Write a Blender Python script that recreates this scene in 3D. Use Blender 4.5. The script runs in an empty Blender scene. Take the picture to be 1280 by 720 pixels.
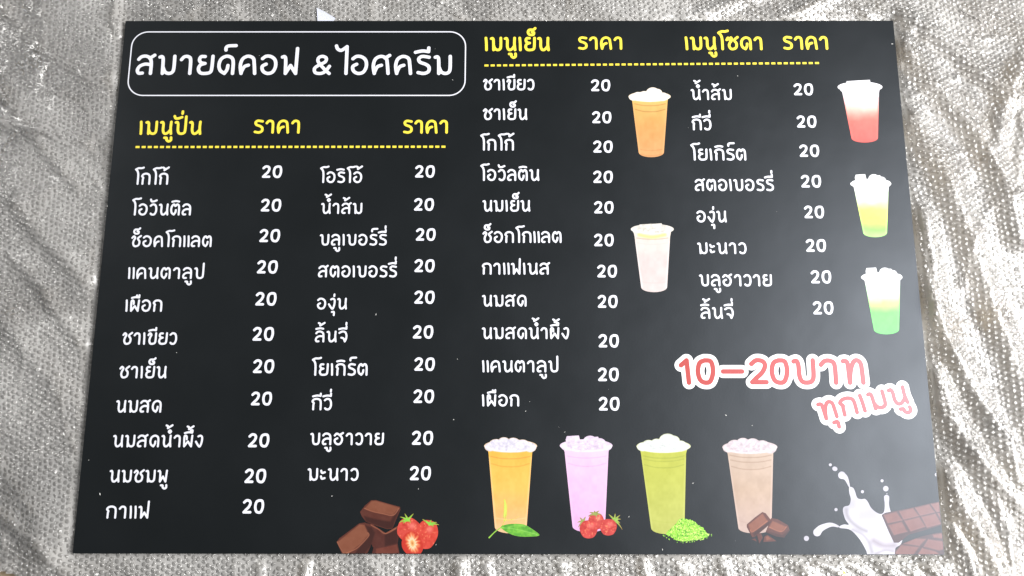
import bpy, math, random
import numpy as np
from mathutils import Vector, Euler, Matrix

# ------------------------------------------------------------------ camera, world, light
scn = bpy.context.scene
C = scn.collection
FPX = 1060.45
cam_d = bpy.data.cameras.new("camera")
cam = bpy.data.objects.new("camera", cam_d)
C.objects.link(cam)
cam.location = (0.00901, -0.27268, 1.22893)
cam.rotation_euler = (0.19983, 0.0027654, 0.0011574)
cam_d.sensor_width = 36.0
cam_d.lens = FPX / 1280 * 36
cam_d.clip_start = 0.02
cam_d.clip_end = 60
scn.camera = cam

world = bpy.data.worlds.new("World")
scn.world = world
world.use_nodes = True
world.node_tree.nodes["Background"].inputs[0].default_value = (0.95, 0.97, 1.0, 1)
world.node_tree.nodes["Background"].inputs[1].default_value = 0.16


def area(name, loc, target, sx, sy, power, col):
    d = bpy.data.lights.new(name, 'AREA')
    d.shape = 'RECTANGLE'
    d.size, d.size_y = sx, sy
    d.energy = power
    d.color = col
    o = bpy.data.objects.new(name, d)
    C.objects.link(o)
    o.location = loc
    o.rotation_euler = (Vector(target) - Vector(loc)).to_track_quat('-Z', 'Y').to_euler()
    return o


# the bright open doorway on the right, beyond the lower right corner of the board
area("doorway_light", (2.42, -0.15, 2.3), (0.2, 0.0, 0), 2.1, 2.1, 255, (1.0, 0.985, 0.97))
# a small lamp added high on the far left for the pin glints on the bubbles left of the board
area("added_glint_light", (-3.1, 1.5, 1.9), (-0.5, 0, 0), 0.5, 0.5, 30, (1.0, 0.98, 0.94))
scn.view_settings.view_transform = 'Standard'
scn.view_settings.look = 'None'
scn.view_settings.exposure = 0.0
scn.view_settings.gamma = 1.0
scn.cycles.transparent_max_bounces = 12
scn.cycles.max_bounces = 6

rng = np.random.default_rng(7)
random.seed(7)

# ------------------------------------------------------------------ measuring: photo pixel -> point on the board
ZT = 0.0120            # height of the board's face
_M = np.array(Euler(cam.rotation_euler, 'XYZ').to_matrix())
_C = np.array(cam.location)


def B(px, py, z=ZT):
    px = np.asarray(px, float)
    py = np.asarray(py, float)
    d = np.stack([(px - 640) / FPX, -(py - 360) / FPX, -np.ones_like(px)], -1) @ _M.T
    t = (z - _C[2]) / d[..., 2]
    p = _C + d * t[..., None]
    return p[..., :2]


# ------------------------------------------------------------------ materials
def lin(c):
    return tuple(((v / 255) / 12.92 if v / 255 <= 0.04045 else ((v / 255 + 0.055) / 1.055) ** 2.4) for v in c)


def lina(a):
    a = np.asarray(a, float) / 255
    return np.where(a <= 0.04045, a / 12.92, ((a + 0.055) / 1.055) ** 2.4)


def mat(name):
    m = bpy.data.materials.new(name)
    m.use_nodes = True
    nt = m.node_tree
    return m, nt, nt.nodes["Principled BSDF"], nt.nodes["Material Output"]


def nd(nt, t, **kw):
    n = nt.nodes.new(t)
    for k, v in kw.items():
        setattr(n, k, v)
    return n


FACE_ROUGH = 0.40


def satin_relief(nt, b, rough=FACE_ROUGH):
    """the faint waviness and fingermarks of laminated vinyl"""
    b.inputs['Specular IOR Level'].default_value = 0.56
    b.inputs['Specular Tint'].default_value = (0.80, 0.88, 1.0, 1)
    tc = nd(nt, 'ShaderNodeTexCoord')
    n1 = nd(nt, 'ShaderNodeTexNoise')
    n1.inputs['Scale'].default_value = 9
    n1.inputs['Detail'].default_value = 3
    nt.links.new(tc.outputs['Object'], n1.inputs['Vector'])
    mr = nd(nt, 'ShaderNodeMapRange')
    mr.inputs['To Min'].default_value = rough - 0.07
    mr.inputs['To Max'].default_value = rough + 0.07
    nt.links.new(n1.outputs['Fac'], mr.inputs['Value'])
    nt.links.new(mr.outputs['Result'], b.inputs['Roughness'])
    n2 = nd(nt, 'ShaderNodeTexNoise')
    n2.inputs['Scale'].default_value = 420
    n2.inputs['Detail'].default_value = 3
    nt.links.new(tc.outputs['Object'], n2.inputs['Vector'])
    n3 = nd(nt, 'ShaderNodeTexNoise')
    n3.inputs['Scale'].default_value = 14
    nt.links.new(tc.outputs['Object'], n3.inputs['Vector'])
    bu = nd(nt, 'ShaderNodeBump')
    bu.inputs['Strength'].default_value = 0.10
    bu.inputs['Distance'].default_value = 0.0004
    nt.links.new(n2.outputs['Fac'], bu.inputs['Height'])
    bu2 = nd(nt, 'ShaderNodeBump')
    bu2.inputs['Strength'].default_value = 0.4
    bu2.inputs['Distance'].default_value = 0.0012
    nt.links.new(n3.outputs['Fac'], bu2.inputs['Height'])
    nt.links.new(bu.outputs['Normal'], bu2.inputs['Normal'])
    nt.links.new(bu2.outputs['Normal'], b.inputs['Normal'])
    return tc


def ink_mat(name, rgb):
    m, nt, b, out = mat(name)
    tc = satin_relief(nt, b)
    n = nd(nt, 'ShaderNodeTexNoise')
    n.inputs['Scale'].default_value = 60
    nt.links.new(tc.outputs['Object'], n.inputs['Vector'])
    mx = nd(nt, 'ShaderNodeMix', data_type='RGBA')
    c = lin(rgb)
    mx.inputs['A'].default_value = (*[v * 0.96 for v in c], 1)
    mx.inputs['B'].default_value = (*[min(1, v * 1.03) for v in c], 1)
    nt.links.new(n.outputs['Fac'], mx.inputs['Factor'])
    nt.links.new(mx.outputs['Result'], b.inputs['Base Color'])
    return m


M_white = ink_mat("white_ink", (234, 236, 246))
M_yellow = ink_mat("yellow_ink", (247, 226, 74))
M_black = ink_mat("black_vinyl", (12, 15, 15))
M_promo_white = ink_mat("promotion_white_ink", (246, 246, 248))

# printed pictures: the ink colours are stored per vertex
M_print, nt, b, out = mat("printed_picture_ink")
satin_relief(nt, b)
at = nd(nt, 'ShaderNodeAttribute')
at.attribute_name = "ink"
nt.links.new(at.outputs['Color'], b.inputs['Base Color'])

M_core, nt, b, out = mat("white_foam_board")
n = nd(nt, 'ShaderNodeTexNoise')
n.inputs['Scale'].default_value = 300
r = nd(nt, 'ShaderNodeValToRGB')
r.color_ramp.elements[0].color = (.62, .62, .6, 1)
r.color_ramp.elements[1].color = (.8, .8, .78, 1)
nt.links.new(n.outputs['Fac'], r.inputs['Fac'])
nt.links.new(r.outputs['Color'], b.inputs['Base Color'])
b.inputs['Roughness'].default_value = 0.6

M_floor, nt, b, out = mat("concrete_floor")
tc = nd(nt, 'ShaderNodeTexCoord')
n = nd(nt, 'ShaderNodeTexNoise')
n.inputs['Scale'].default_value = 5
n.inputs['Detail'].default_value = 8
n.inputs['Roughness'].default_value = 0.65
nt.links.new(tc.outputs['Object'], n.inputs['Vector'])
r = nd(nt, 'ShaderNodeValToRGB')
r.color_ramp.elements[0].position = 0.3
r.color_ramp.elements[0].color = (*lin((112, 95, 70)), 1)
r.color_ramp.elements[1].position = 0.72
r.color_ramp.elements[1].color = (*lin((190, 174, 146)), 1)
nt.links.new(n.outputs['Fac'], r.inputs['Fac'])
nt.links.new(r.outputs['Color'], b.inputs['Base Color'])
b.inputs['Roughness'].default_value = 0.75
n2 = nd(nt, 'ShaderNodeTexNoise')
n2.inputs['Scale'].default_value = 160
n2.inputs['Detail'].default_value = 4
nt.links.new(tc.outputs['Object'], n2.inputs['Vector'])
bu = nd(nt, 'ShaderNodeBump')
bu.inputs['Strength'].default_value = 0.5
bu.inputs['Distance'].default_value = 0.001
nt.links.new(n2.outputs['Fac'], bu.inputs['Height'])
nt.links.new(bu.outputs['Normal'], b.inputs['Normal'])


def film_mat(name, haze, rough, crinkle, refl, bump, milky=(.82, .81, .79)):
    """thin clear polythene: see-through, a little milky, with a sharp shine"""
    m, nt, b, out = mat(name)
    nt.nodes.remove(b)
    tc = nd(nt, 'ShaderNodeTexCoord')
    n = nd(nt, 'ShaderNodeTexNoise')
    n.inputs['Scale'].default_value = crinkle
    n.inputs['Detail'].default_value = 5
    n.inputs['Roughness'].default_value = 0.6
    n.inputs['Distortion'].default_value = 0.8
    nt.links.new(tc.outputs['Object'], n.inputs['Vector'])
    bu = nd(nt, 'ShaderNodeBump')
    bu.inputs['Strength'].default_value = bump
    bu.inputs['Distance'].default_value = 0.0012
    nt.links.new(n.outputs['Fac'], bu.inputs['Height'])
    n2 = nd(nt, 'ShaderNodeTexNoise')
    n2.inputs['Scale'].default_value = 7
    n2.inputs['Detail'].default_value = 7
    n2.inputs['Distortion'].default_value = 0.6
    nt.links.new(tc.outputs['Object'], n2.inputs['Vector'])
    mr = nd(nt, 'ShaderNodeMapRange')
    mr.inputs['From Min'].default_value = 0.3
    mr.inputs['From Max'].default_value = 0.7
    mr.inputs['To Min'].default_value = haze - 0.17
    mr.inputs['To Max'].default_value = haze + 0.17
    nt.links.new(n2.outputs['Fac'], mr.inputs['Value'])
    t = nd(nt, 'ShaderNodeBsdfTransparent')
    t.inputs[0].default_value = (.98, .98, .98, 1)
    d = nd(nt, 'ShaderNodeBsdfDiffuse')
    d.inputs[0].default_value = (*milky, 1)
    nt.links.new(bu.outputs['Normal'], d.inputs['Normal'])
    mx = nd(nt, 'ShaderNodeMixShader')
    nt.links.new(mr.outputs['Result'], mx.inputs[0])
    nt.links.new(t.outputs[0], mx.inputs[1])
    nt.links.new(d.outputs[0], mx.inputs[2])
    g = nd(nt, 'ShaderNodeBsdfGlossy')
    g.inputs['Roughness'].default_value = rough
    nt.links.new(bu.outputs['Normal'], g.inputs['Normal'])
    fr = nd(nt, 'ShaderNodeFresnel')
    fr.inputs['IOR'].default_value = 1.5
    mu = nd(nt, 'ShaderNodeMath', operation='MULTIPLY')
    mu.use_clamp = True
    mu.inputs[1].default_value = refl
    nt.links.new(fr.outputs[0], mu.inputs[0])
    mx2 = nd(nt, 'ShaderNodeMixShader')
    nt.links.new(mu.outputs[0], mx2.inputs[0])
    nt.links.new(mx.outputs[0], mx2.inputs[1])
    nt.links.new(g.outputs[0], mx2.inputs[2])
    nt.links.new(mx2.outputs[0], out.inputs['Surface'])
    return m


M_film = film_mat("clear_plastic_film", 0.43, 0.24, 120, 3.0, 0.5)
M_bub = film_mat("clear_plastic_bubble", 0.30, 0.08, 260, 2.4, 0.7, (.58, .57, .55))  # greyer haze stands in for domes reflecting less light than the flat film


# ------------------------------------------------------------------ linking helpers
def tag(o, label=None, cat=None, kind=None, group=None):
    if label: o['label'] = label
    if cat: o['category'] = cat
    if kind: o['kind'] = kind
    if group: o['group'] = group
    return o


def link_mesh(name, verts, faces, material, parent=None, smooth=False, loc=None):
    me = bpy.data.meshes.new(name)
    me.from_pydata([tuple(v) for v in verts], [], [tuple(f) for f in faces])
    me.materials.append(material)
    if smooth:
        me.polygons.foreach_set('use_smooth', [True] * len(me.polygons))
    me.update()
    o = bpy.data.objects.new(name, me)
    C.objects.link(o)
    if parent: o.parent = parent
    if loc: o.location = loc
    return o


def numpy_mesh(name, V, F, material, parent=None, smooth=True):
    """V (n,3); F (m,k) all the same k"""
    me = bpy.data.meshes.new(name)
    k = F.shape[1]
    me.vertices.add(len(V))
    me.vertices.foreach_set('co', V.astype(np.float32).ravel())
    me.loops.add(F.size)
    me.loops.foreach_set('vertex_index', F.astype(np.int32).ravel())
    me.polygons.add(len(F))
    me.polygons.foreach_set('loop_start', np.arange(0, F.size, k, dtype=np.int32))
    me.update(calc_edges=True)
    if smooth:
        me.polygons.foreach_set('use_smooth', np.ones(len(F), bool))
    me.materials.append(material)
    o = bpy.data.objects.new(name, me)
    C.objects.link(o)
    if parent: o.parent = parent
    return o


def empty(name, loc, label, cat, group=None):
    o = bpy.data.objects.new(name, None)
    C.objects.link(o)
    o.location = loc
    o.empty_display_size = 0.05
    return tag(o, label, cat, None, group)


# ------------------------------------------------------------------ value noise for geometry
def vnoise(x, y, seed):
    r = np.random.default_rng(seed)
    T = r.random((256, 256))
    xi = np.floor(x).astype(int)
    yi = np.floor(y).astype(int)
    fx = x - xi
    fy = y - yi
    fx = fx * fx * fx * (fx * (fx * 6 - 15) + 10)
    fy = fy * fy * fy * (fy * (fy * 6 - 15) + 10)
    a = T[xi % 256, yi % 256]
    b_ = T[(xi + 1) % 256, yi % 256]
    c = T[xi % 256, (yi + 1) % 256]
    d = T[(xi + 1) % 256, (yi + 1) % 256]
    return (a * (1 - fx) + b_ * fx) * (1 - fy) + (c * (1 - fx) + d * fx) * fy


def ridged(x, y, seed):
    return 1 - np.abs(2 * vnoise(x, y, seed) - 1)


# ================================================================== SETTING: floor
floor = link_mesh("floor", [(-4, -4, 0), (4, -4, 0), (4, 4, 0), (-4, 4, 0)], [(0, 1, 2, 3)], M_floor)
floor.location = (0, 0, -0.006)
tag(floor, "bare tan concrete floor under the sheet of bubble wrap", None, 'structure')

# ================================================================== bubble wrap
# creases measured along lines in the photo: (points px, half width px, height mm)
FOLDS = [
    ([(1128, 22), (1160, 44), (1196, 74), (1236, 108), (1262, 128)], 6, 3.2),
    ([(1124, 60), (1146, 88), (1176, 126), (1214, 172), (1246, 226), (1268, 300)], 7, 3.4),
    ([(1136, 150), (1150, 180), (1172, 214), (1192, 262), (1216, 318), (1238, 388), (1262, 450), (1290, 540)], 9, 5.5),
    ([(1215, 170), (1238, 206), (1262, 254), (1280, 300)], 7, 3.5),
    ([(1280, 70), (1256, 110), (1246, 150), (1238, 190)], 6, 3.8),
    ([(1275, 100), (1276, 180), (1262, 240)], 6, 2.6),
    ([(1150, 268), (1160, 330), (1162, 380), (1186, 440), (1212, 480), (1236, 530), (1266, 600)], 8, 5.0),
    ([(1166, 470), (1186, 520), (1206, 560), (1232, 590), (1262, 625), (1300, 660)], 9, 5.0),
    ([(1182, 590), (1200, 640), (1226, 680), (1252, 730)], 8, 4.5),
    ([(1230, 610), (1252, 660), (1262, 720)], 6, 3.8),
    ([(1186, 660), (1206, 690), (1216, 740)], 5, 3.0),
    ([(1150, 700), (1166, 716), (1186, 740)], 4, 3.0),
    ([(1118, 696), (1138, 712), (1158, 735)], 4, 3.0),
    ([(1086, 696), (1110, 714), (1130, 735)], 4, 2.8),
    ([(1054, 698), (1078, 714), (1096, 735)], 4, 2.8),
    ([(1018, 697), (1046, 716), (1062, 735)], 4, 2.6),
    ([(984, 697), (1004, 712), (1020, 735)], 4, 2.2),
    ([(900, 697), (908, 716), (916, 740)], 3, 2.2),
    ([(801, 696), (806, 712), (818, 740)], 3, 2.0),
    ([(700, 696), (704, 714), (708, 740)], 3, 2.2),
    ([(607, 696), (609, 712), (618, 740)], 3, 2.6),
    ([(577, 694), (575, 714), (572, 740)], 4, 3.0),
    ([(512, 694), (512, 740)], 3, 1.6),
    ([(386, 694), (380, 740)], 3, 2.2),
    ([(328, 694), (326, 740)], 3, 2.0),
    ([(0, 150), (60, 168), (110, 178)], 6, 1.8),
    ([(0, 6), (30, 40), (70, 70), (120, 100), (150, 96)], 8, 2.2),
    ([(0, 105), (30, 150), (66, 196), (100, 230)], 7, 2.4),
    ([(24, 250), (58, 300), (82, 322), (110, 352)], 6, 2.6),
    ([(28, 330), (60, 364), (84, 404), (104, 430)], 6, 2.4),
    ([(0, 395), (46, 450), (80, 500)], 8, 2.2),
    ([(0, 640), (34, 668), (60, 694), (84, 716)], 5, 2.4),
    ([(148, 0), (144, 22), (150, 44)], 4, 2.6),
    ([(860, 24), (900, 10), (960, -10)], 6, 2.2),
    ([(982, 26), (1010, 10), (1040, -4)], 6, 2.6),
    ([(540, -6), (565, 8), (580, 28)], 5, 1.8),
]


def seg_dist(X, Y, pts):
    d = np.full(X.shape, 1e9)
    for (x0, y0), (x1, y1) in zip(pts[:-1], pts[1:]):
        dx, dy = x1 - x0, y1 - y0
        L = dx * dx + dy * dy + 1e-18
        t = np.clip(((X - x0) * dx + (Y - y0) * dy) / L, 0, 1)
        d = np.minimum(d, np.hypot(X - x0 - t * dx, Y - y0 - t * dy))
    return d


FOLDS_M = [(B([p[0] for p in pts], [p[1] for p in pts], 0.003), (1.45 if pts[0][0] > 1100 else 1.2) * w / 900.0, (2.4 if pts[0][0] > 1100 else 1.8) * h / 1000.0) for pts, w, h in FOLDS]
HX, HY = 0.6, 0.4


def board_out(X, Y):
    dx = np.maximum(np.abs(X) - HX, 0)
    dy = np.maximum(np.abs(Y) - HY, 0)
    return np.hypot(dx, dy)


def wrap_height(X, Y):
    h = np.zeros_like(X)
    for pts, w, A in FOLDS_M:
        lo = pts.min(0) - 4 * w
        hi = pts.max(0) + 4 * w
        m = (X > lo[0]) & (X < hi[0]) & (Y > lo[1]) & (Y < hi[1])
        if not m.any(): continue
        d = seg_dist(X[m], Y[m], [tuple(p) for p in pts])
        h[m] = np.maximum(h[m], A * np.exp(-(d / w) ** 2 * 0.6)) + 0.3 * A * np.exp(-(d / (2.2 * w)) ** 2)
    # loose undulation everywhere, steeper towards the right where the sheet is bunched up
    right = np.clip((X - 0.3) / 0.5, 0, 1)
    c, s = math.cos(math.radians(-66)), math.sin(math.radians(-66))
    U = X * c + Y * s
    W = -X * s + Y * c
    W2 = W + 0.03 * vnoise(U * 5 + 9, W * 6, 3)
    h += right * 0.011 * ridged(W2 * 17 + 40, U * 2.6 + 40, 11) ** 2
    h += right * 0.0016 * ridged(W2 * 46 + 40, U * 7 + 40, 12)
    left = 1 - right
    c2, s2 = math.cos(math.radians(-48)), math.sin(math.radians(-48))
    U2 = X * c2 + Y * s2
    V2 = -X * s2 + Y * c2
    h += left * 0.0045 * ridged(V2 * 13 + 60, U2 * 4 + 60, 13) ** 2
    h += 0.0014 * ridged(V2 * 44 + 60, U2 * 17 + 60, 14)
    h += 0.0011 * vnoise(X * 22 + 50, Y * 22 + 50, 15)
    # sharp creases where the sheet has been crumpled and smoothed out again
    qx = X * 9 + 1.4 * vnoise(X * 7 + 11, Y * 7 + 11, 16)
    qy = Y * 9 + 1.4 * vnoise(X * 7 + 31, Y * 7 + 11, 17)
    h += (0.0026 + 0.0024 * right * np.clip((0.32 - Y) / 0.3, 0, 1)) * ridged(qx + 60, qy + 60, 18) ** 8
    h += 0.0020 * ridged(qx * 2.1 + 80, qy * 2.1 + 60, 19) ** 8
    k = np.clip(board_out(X, Y) / 0.016, 0, 1)
    k = k * k * (3 - 2 * k)
    lim = 0.0035 + 0.03 * k
    h = np.minimum(h, lim)
    return h * (0.35 + 0.65 * k)


# near edge of the sheet, lower left: the bare floor shows beyond it
E0, E1 = B(-60, 696, 0), B(62, 732, 0)


def wrap_keep(X, Y):
    n = np.array([-(E1 - E0)[1], (E1 - E0)[0]])
    n /= np.hypot(*n)
    wob = 0.004 * vnoise(X * 30 + 20, Y * 30 + 20, 5)
    return ((X - E0[0]) * n[0] + (Y - E0[1]) * n[1] + wob > 0)


X0, X1, Y0, Y1 = -1.05, 1.15, -0.72, 0.78
STEP = 0.0034
gx = np.arange(X0, X1, STEP)
gy = np.arange(Y0, Y1, STEP)
GX, GY = np.meshgrid(gx, gy, indexing='ij')
GH = wrap_height(GX, GY)
keep = wrap_keep(GX, GY)
nx, ny = GX.shape
idx = np.arange(nx * ny).reshape(nx, ny)
q = np.stack([idx[:-1, :-1], idx[1:, :-1], idx[1:, 1:], idx[:-1, 1:]], -1).reshape(-1, 4)
hidden = (np.abs(GX) < HX - 0.04) & (np.abs(GY) < HY - 0.04)
ok = keep & ~hidden
okq = (ok[:-1, :-1] & ok[1:, :-1] & ok[1:, 1:] & ok[:-1, 1:]).ravel()
q = q[okq]
used = np.unique(q)
remap = np.full(nx * ny, -1)
remap[used] = np.arange(len(used))
V = np.stack([GX.ravel(), GY.ravel(), GH.ravel()], -1)[used]
wrap = empty("bubble_wrap", (0, 0, 0),
             "large crinkled sheet of clear bubble wrap spread under and around the black menu board", "bubble wrap")
numpy_mesh("film", V, remap[q], M_film, wrap)

# bubbles: hexagonal rows pressed out of the film, joined because nobody could pick them apart
PITCH = 0.0081
rows = []
ang = math.radians(3.5)
nn = int(3.2 / PITCH)
ii, jj = np.meshgrid(np.arange(-nn // 2, nn // 2), np.arange(-nn // 2, nn // 2), indexing='ij')
bx = ii * PITCH * 0.866
by = (jj + 0.5 * (ii % 2)) * PITCH
wx = bx * math.cos(ang) - by * math.sin(ang)
wy = bx * math.sin(ang) + by * math.cos(ang)
wx, wy = wx.ravel(), wy.ravel()
wx = wx + 0.010 * vnoise(wx * 3 + 30, wy * 3 + 30, 21)
wy = wy + 0.010 * vnoise(wx * 3 + 80, wy * 3 + 30, 22)
m = (wx > X0 + .01) & (wx < X1 - .01) & (wy > Y0 + .01) & (wy < Y1 - .01) & wrap_keep(wx, wy)
m &= ~((np.abs(wx) < HX - 0.010) & (np.abs(wy) < HY - 0.010))
wx, wy = wx[m], wy[m]
NB = len(wx)
patch = vnoise(wx * 9 + 30, wy * 9 + 30, 23)
squash = (0.25 + 0.95 * rng.random(NB)) * (0.35 + 0.9 * patch)
wx = wx + rng.normal(0, 0.0005, NB)
wy = wy + rng.normal(0, 0.0005, NB)
tx = rng.normal(0, 0.22, NB)
ty = rng.normal(0, 0.22, NB)
RING = 8
prof = [(1.0, 0.0), (0.93, 0.55), (0.78, 0.92), (0.40, 1.0)]
Rb, Hb = PITCH * 0.43, 0.0019
near = board_out(wx, wy) < 0.004
edge_k = np.clip(board_out(wx, wy) / 0.02, 0.35, 1)
av = []
for (pr, pz) in prof:
    for k in range(RING):
        a = 2 * math.pi * (k + 0.5) / RING
        lx = Rb * pr * math.cos(a)
        ly = Rb * pr * math.sin(a)
        dent = 1 + 0.5 * (rng.random(NB) - 0.5) * (1 if pr < 1 else 0)
        X = wx + lx * (1 + 0.1 * (rng.random(NB) - .5))
        Y = wy + ly * (1 + 0.1 * (rng.random(NB) - .5))
        base = wrap_height(X, Y) if pr == 1.0 else None
        if pr == 1.0:
            base0 = base - 0.0002 if k == 0 else base - 0.0002
            av.append(np.stack([X, Y, base0], -1))
        else:
            av.append((X, Y, lx, ly, pz, dent))
bc = wrap_height(wx, wy)
out_v = []
for it in av:
    if isinstance(it, tuple):
        X, Y, lx, ly, pz, dent = it
        z = bc + Hb * edge_k * pz * squash * dent + (tx * lx + ty * ly) * pz
        out_v.append(np.stack([X, Y, z], -1))
    else:
        out_v.append(it)
z = bc + Hb * edge_k * squash * (0.98 - 0.25 * rng.random(NB) * (rng.random(NB) < .5))
out_v.append(np.stack([wx, wy, z], -1))
VB = np.stack(out_v, 1)           # NB, nv, 3
nv = VB.shape[1]
fq, ft = [], []
for r_ in range(len(prof) - 1):
    for k in range(RING):
        a, b2 = r_ * RING + k, r_ * RING + (k + 1) % RING
        fq.append((a, b2, b2 + RING, a + RING))
lastr = (len(prof) - 1) * RING
for k in range(RING):
    ft.append((lastr + k, lastr + (k + 1) % RING, nv - 1))
tri = []
for f in fq:
    tri += [(f[0], f[1], f[2]), (f[0], f[2], f[3])]
tri += ft
tri = np.array(tri)
FB = (tri[None] + (np.arange(NB) * nv)[:, None, None]).reshape(-1, 3)
bub = numpy_mesh("bubbles", VB.reshape(-1, 3), FB, M_bub, wrap)
tag(bub, None, None, 'stuff')

# ================================================================== the menu board
board = empty("menu_board", (0, 0, 0.0055),
              "black menu board with white and yellow Thai lettering and drink pictures, lying on bubble wrap",
              "menu board")
BZ = 0.0055


def box(name, x0, x1, y0, y1, z0, z1, material, parent, bev=0.0):
    import bmesh
    bm = bmesh.new()
    vs = [bm.verts.new(p) for p in [(x0, y0, z0), (x1, y0, z0), (x1, y1, z0), (x0, y1, z0),
                                    (x0, y0, z1), (x1, y0, z1), (x1, y1, z1), (x0, y1, z1)]]
    for f in [(3, 2, 1, 0), (4, 5, 6, 7), (0, 1, 5, 4), (1, 2, 6, 5), (2, 3, 7, 6), (3, 0, 4, 7)]:
        bm.faces.new([vs[i] for i in f])
    if bev: bmesh.ops.bevel(bm, geom=bm.edges[:], offset=bev, segments=2, affect='EDGES')
    me = bpy.data.meshes.new(name)
    bm.to_mesh(me)
    bm.free()
    me.materials.append(material)
    o = bpy.data.objects.new(name, me)
    C.objects.link(o)
    o.parent = parent
    return o


box("foam_panel", -0.6, 0.6, -0.4, 0.4, 0.0, ZT - BZ - 0.0004, M_core, board, 0.0002)
face = box("vinyl_face", -0.6, 0.6, -0.4, 0.4, ZT - BZ - 0.0004, ZT - BZ, M_black, board, 0.0001)

ZP = ZT - BZ + 0.00012   # printed layer, child space
ZP2 = ZP + 0.00012


# ------------------------------------------------------------------ flat print: shapes cut out by their distance field
def cut(f, x0, x1, y0, y1, step):
    """marching squares on f(X,Y)<0; returns verts (n,2) and faces"""
    xs = np.arange(x0, x1 + step, step)
    ys = np.arange(y0, y1 + step, step)
    X, Y = np.meshgrid(xs, ys, indexing='ij')
    D = f(X, Y)
    ins = D < 0
    nx, ny = X.shape
    cnt = ins[:-1, :-1].astype(int) + ins[1:, :-1] + ins[1:, 1:] + ins[:-1, 1:]
    verts, faces = [], []
    full = np.argwhere(cnt == 4)
    # merge full cells into vertical runs
    fullm = cnt == 4
    ids = -np.ones((nx, ny), int)
    useful = np.zeros((nx, ny), bool)
    useful[:-1, :-1] |= fullm
    useful[1:, :-1] |= fullm
    useful[1:, 1:] |= fullm
    useful[:-1, 1:] |= fullm
    k = np.argwhere(useful)
    ids[k[:, 0], k[:, 1]] = np.arange(len(k))
    verts = list(zip(X[useful].tolist(), Y[useful].tolist()))
    faces = [(ids[i, j], ids[i + 1, j], ids[i + 1, j + 1], ids[i, j + 1]) for i, j in full]
    for i, j in np.argwhere((cnt > 0) & (cnt < 4)):
        c = [(i, j), (i + 1, j), (i + 1, j + 1), (i, j + 1)]
        poly = []
        for a in range(4):
            p, qq = c[a], c[(a + 1) % 4]
            dp, dq = D[p], D[qq]
            if dp < 0: poly.append((X[p], Y[p]))
            if (dp < 0) != (dq < 0):
                t = dp / (dp - dq)
                poly.append((X[p] + t * (X[qq] - X[p]), Y[p] + t * (Y[qq] - Y[p])))
        if len(poly) >= 3:
            n0 = len(verts)
            verts += poly
            faces.append(tuple(range(n0, n0 + len(poly))))
    return verts, faces


def spline(pts, n=7):
    """Catmull-Rom through the points"""
    if len(pts) < 3: return pts
    P = [pts[0]] + list(pts) + [pts[-1]]
    o = []
    for i in range(1, len(P) - 2):
        p0, p1, p2, p3 = [np.array(P[k], float) for k in (i - 1, i, i + 1, i + 2)]
        for k in range(n):
            t = k / n
            o.append(tuple(0.5 * ((2 * p1) + (-p0 + p2) * t + (2 * p0 - 5 * p1 + 4 * p2 - p3) * t * t + (-p0 + 3 * p1 - 3 * p2 + p3) * t ** 3)))
    o.append(tuple(P[-2]))
    return o


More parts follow.
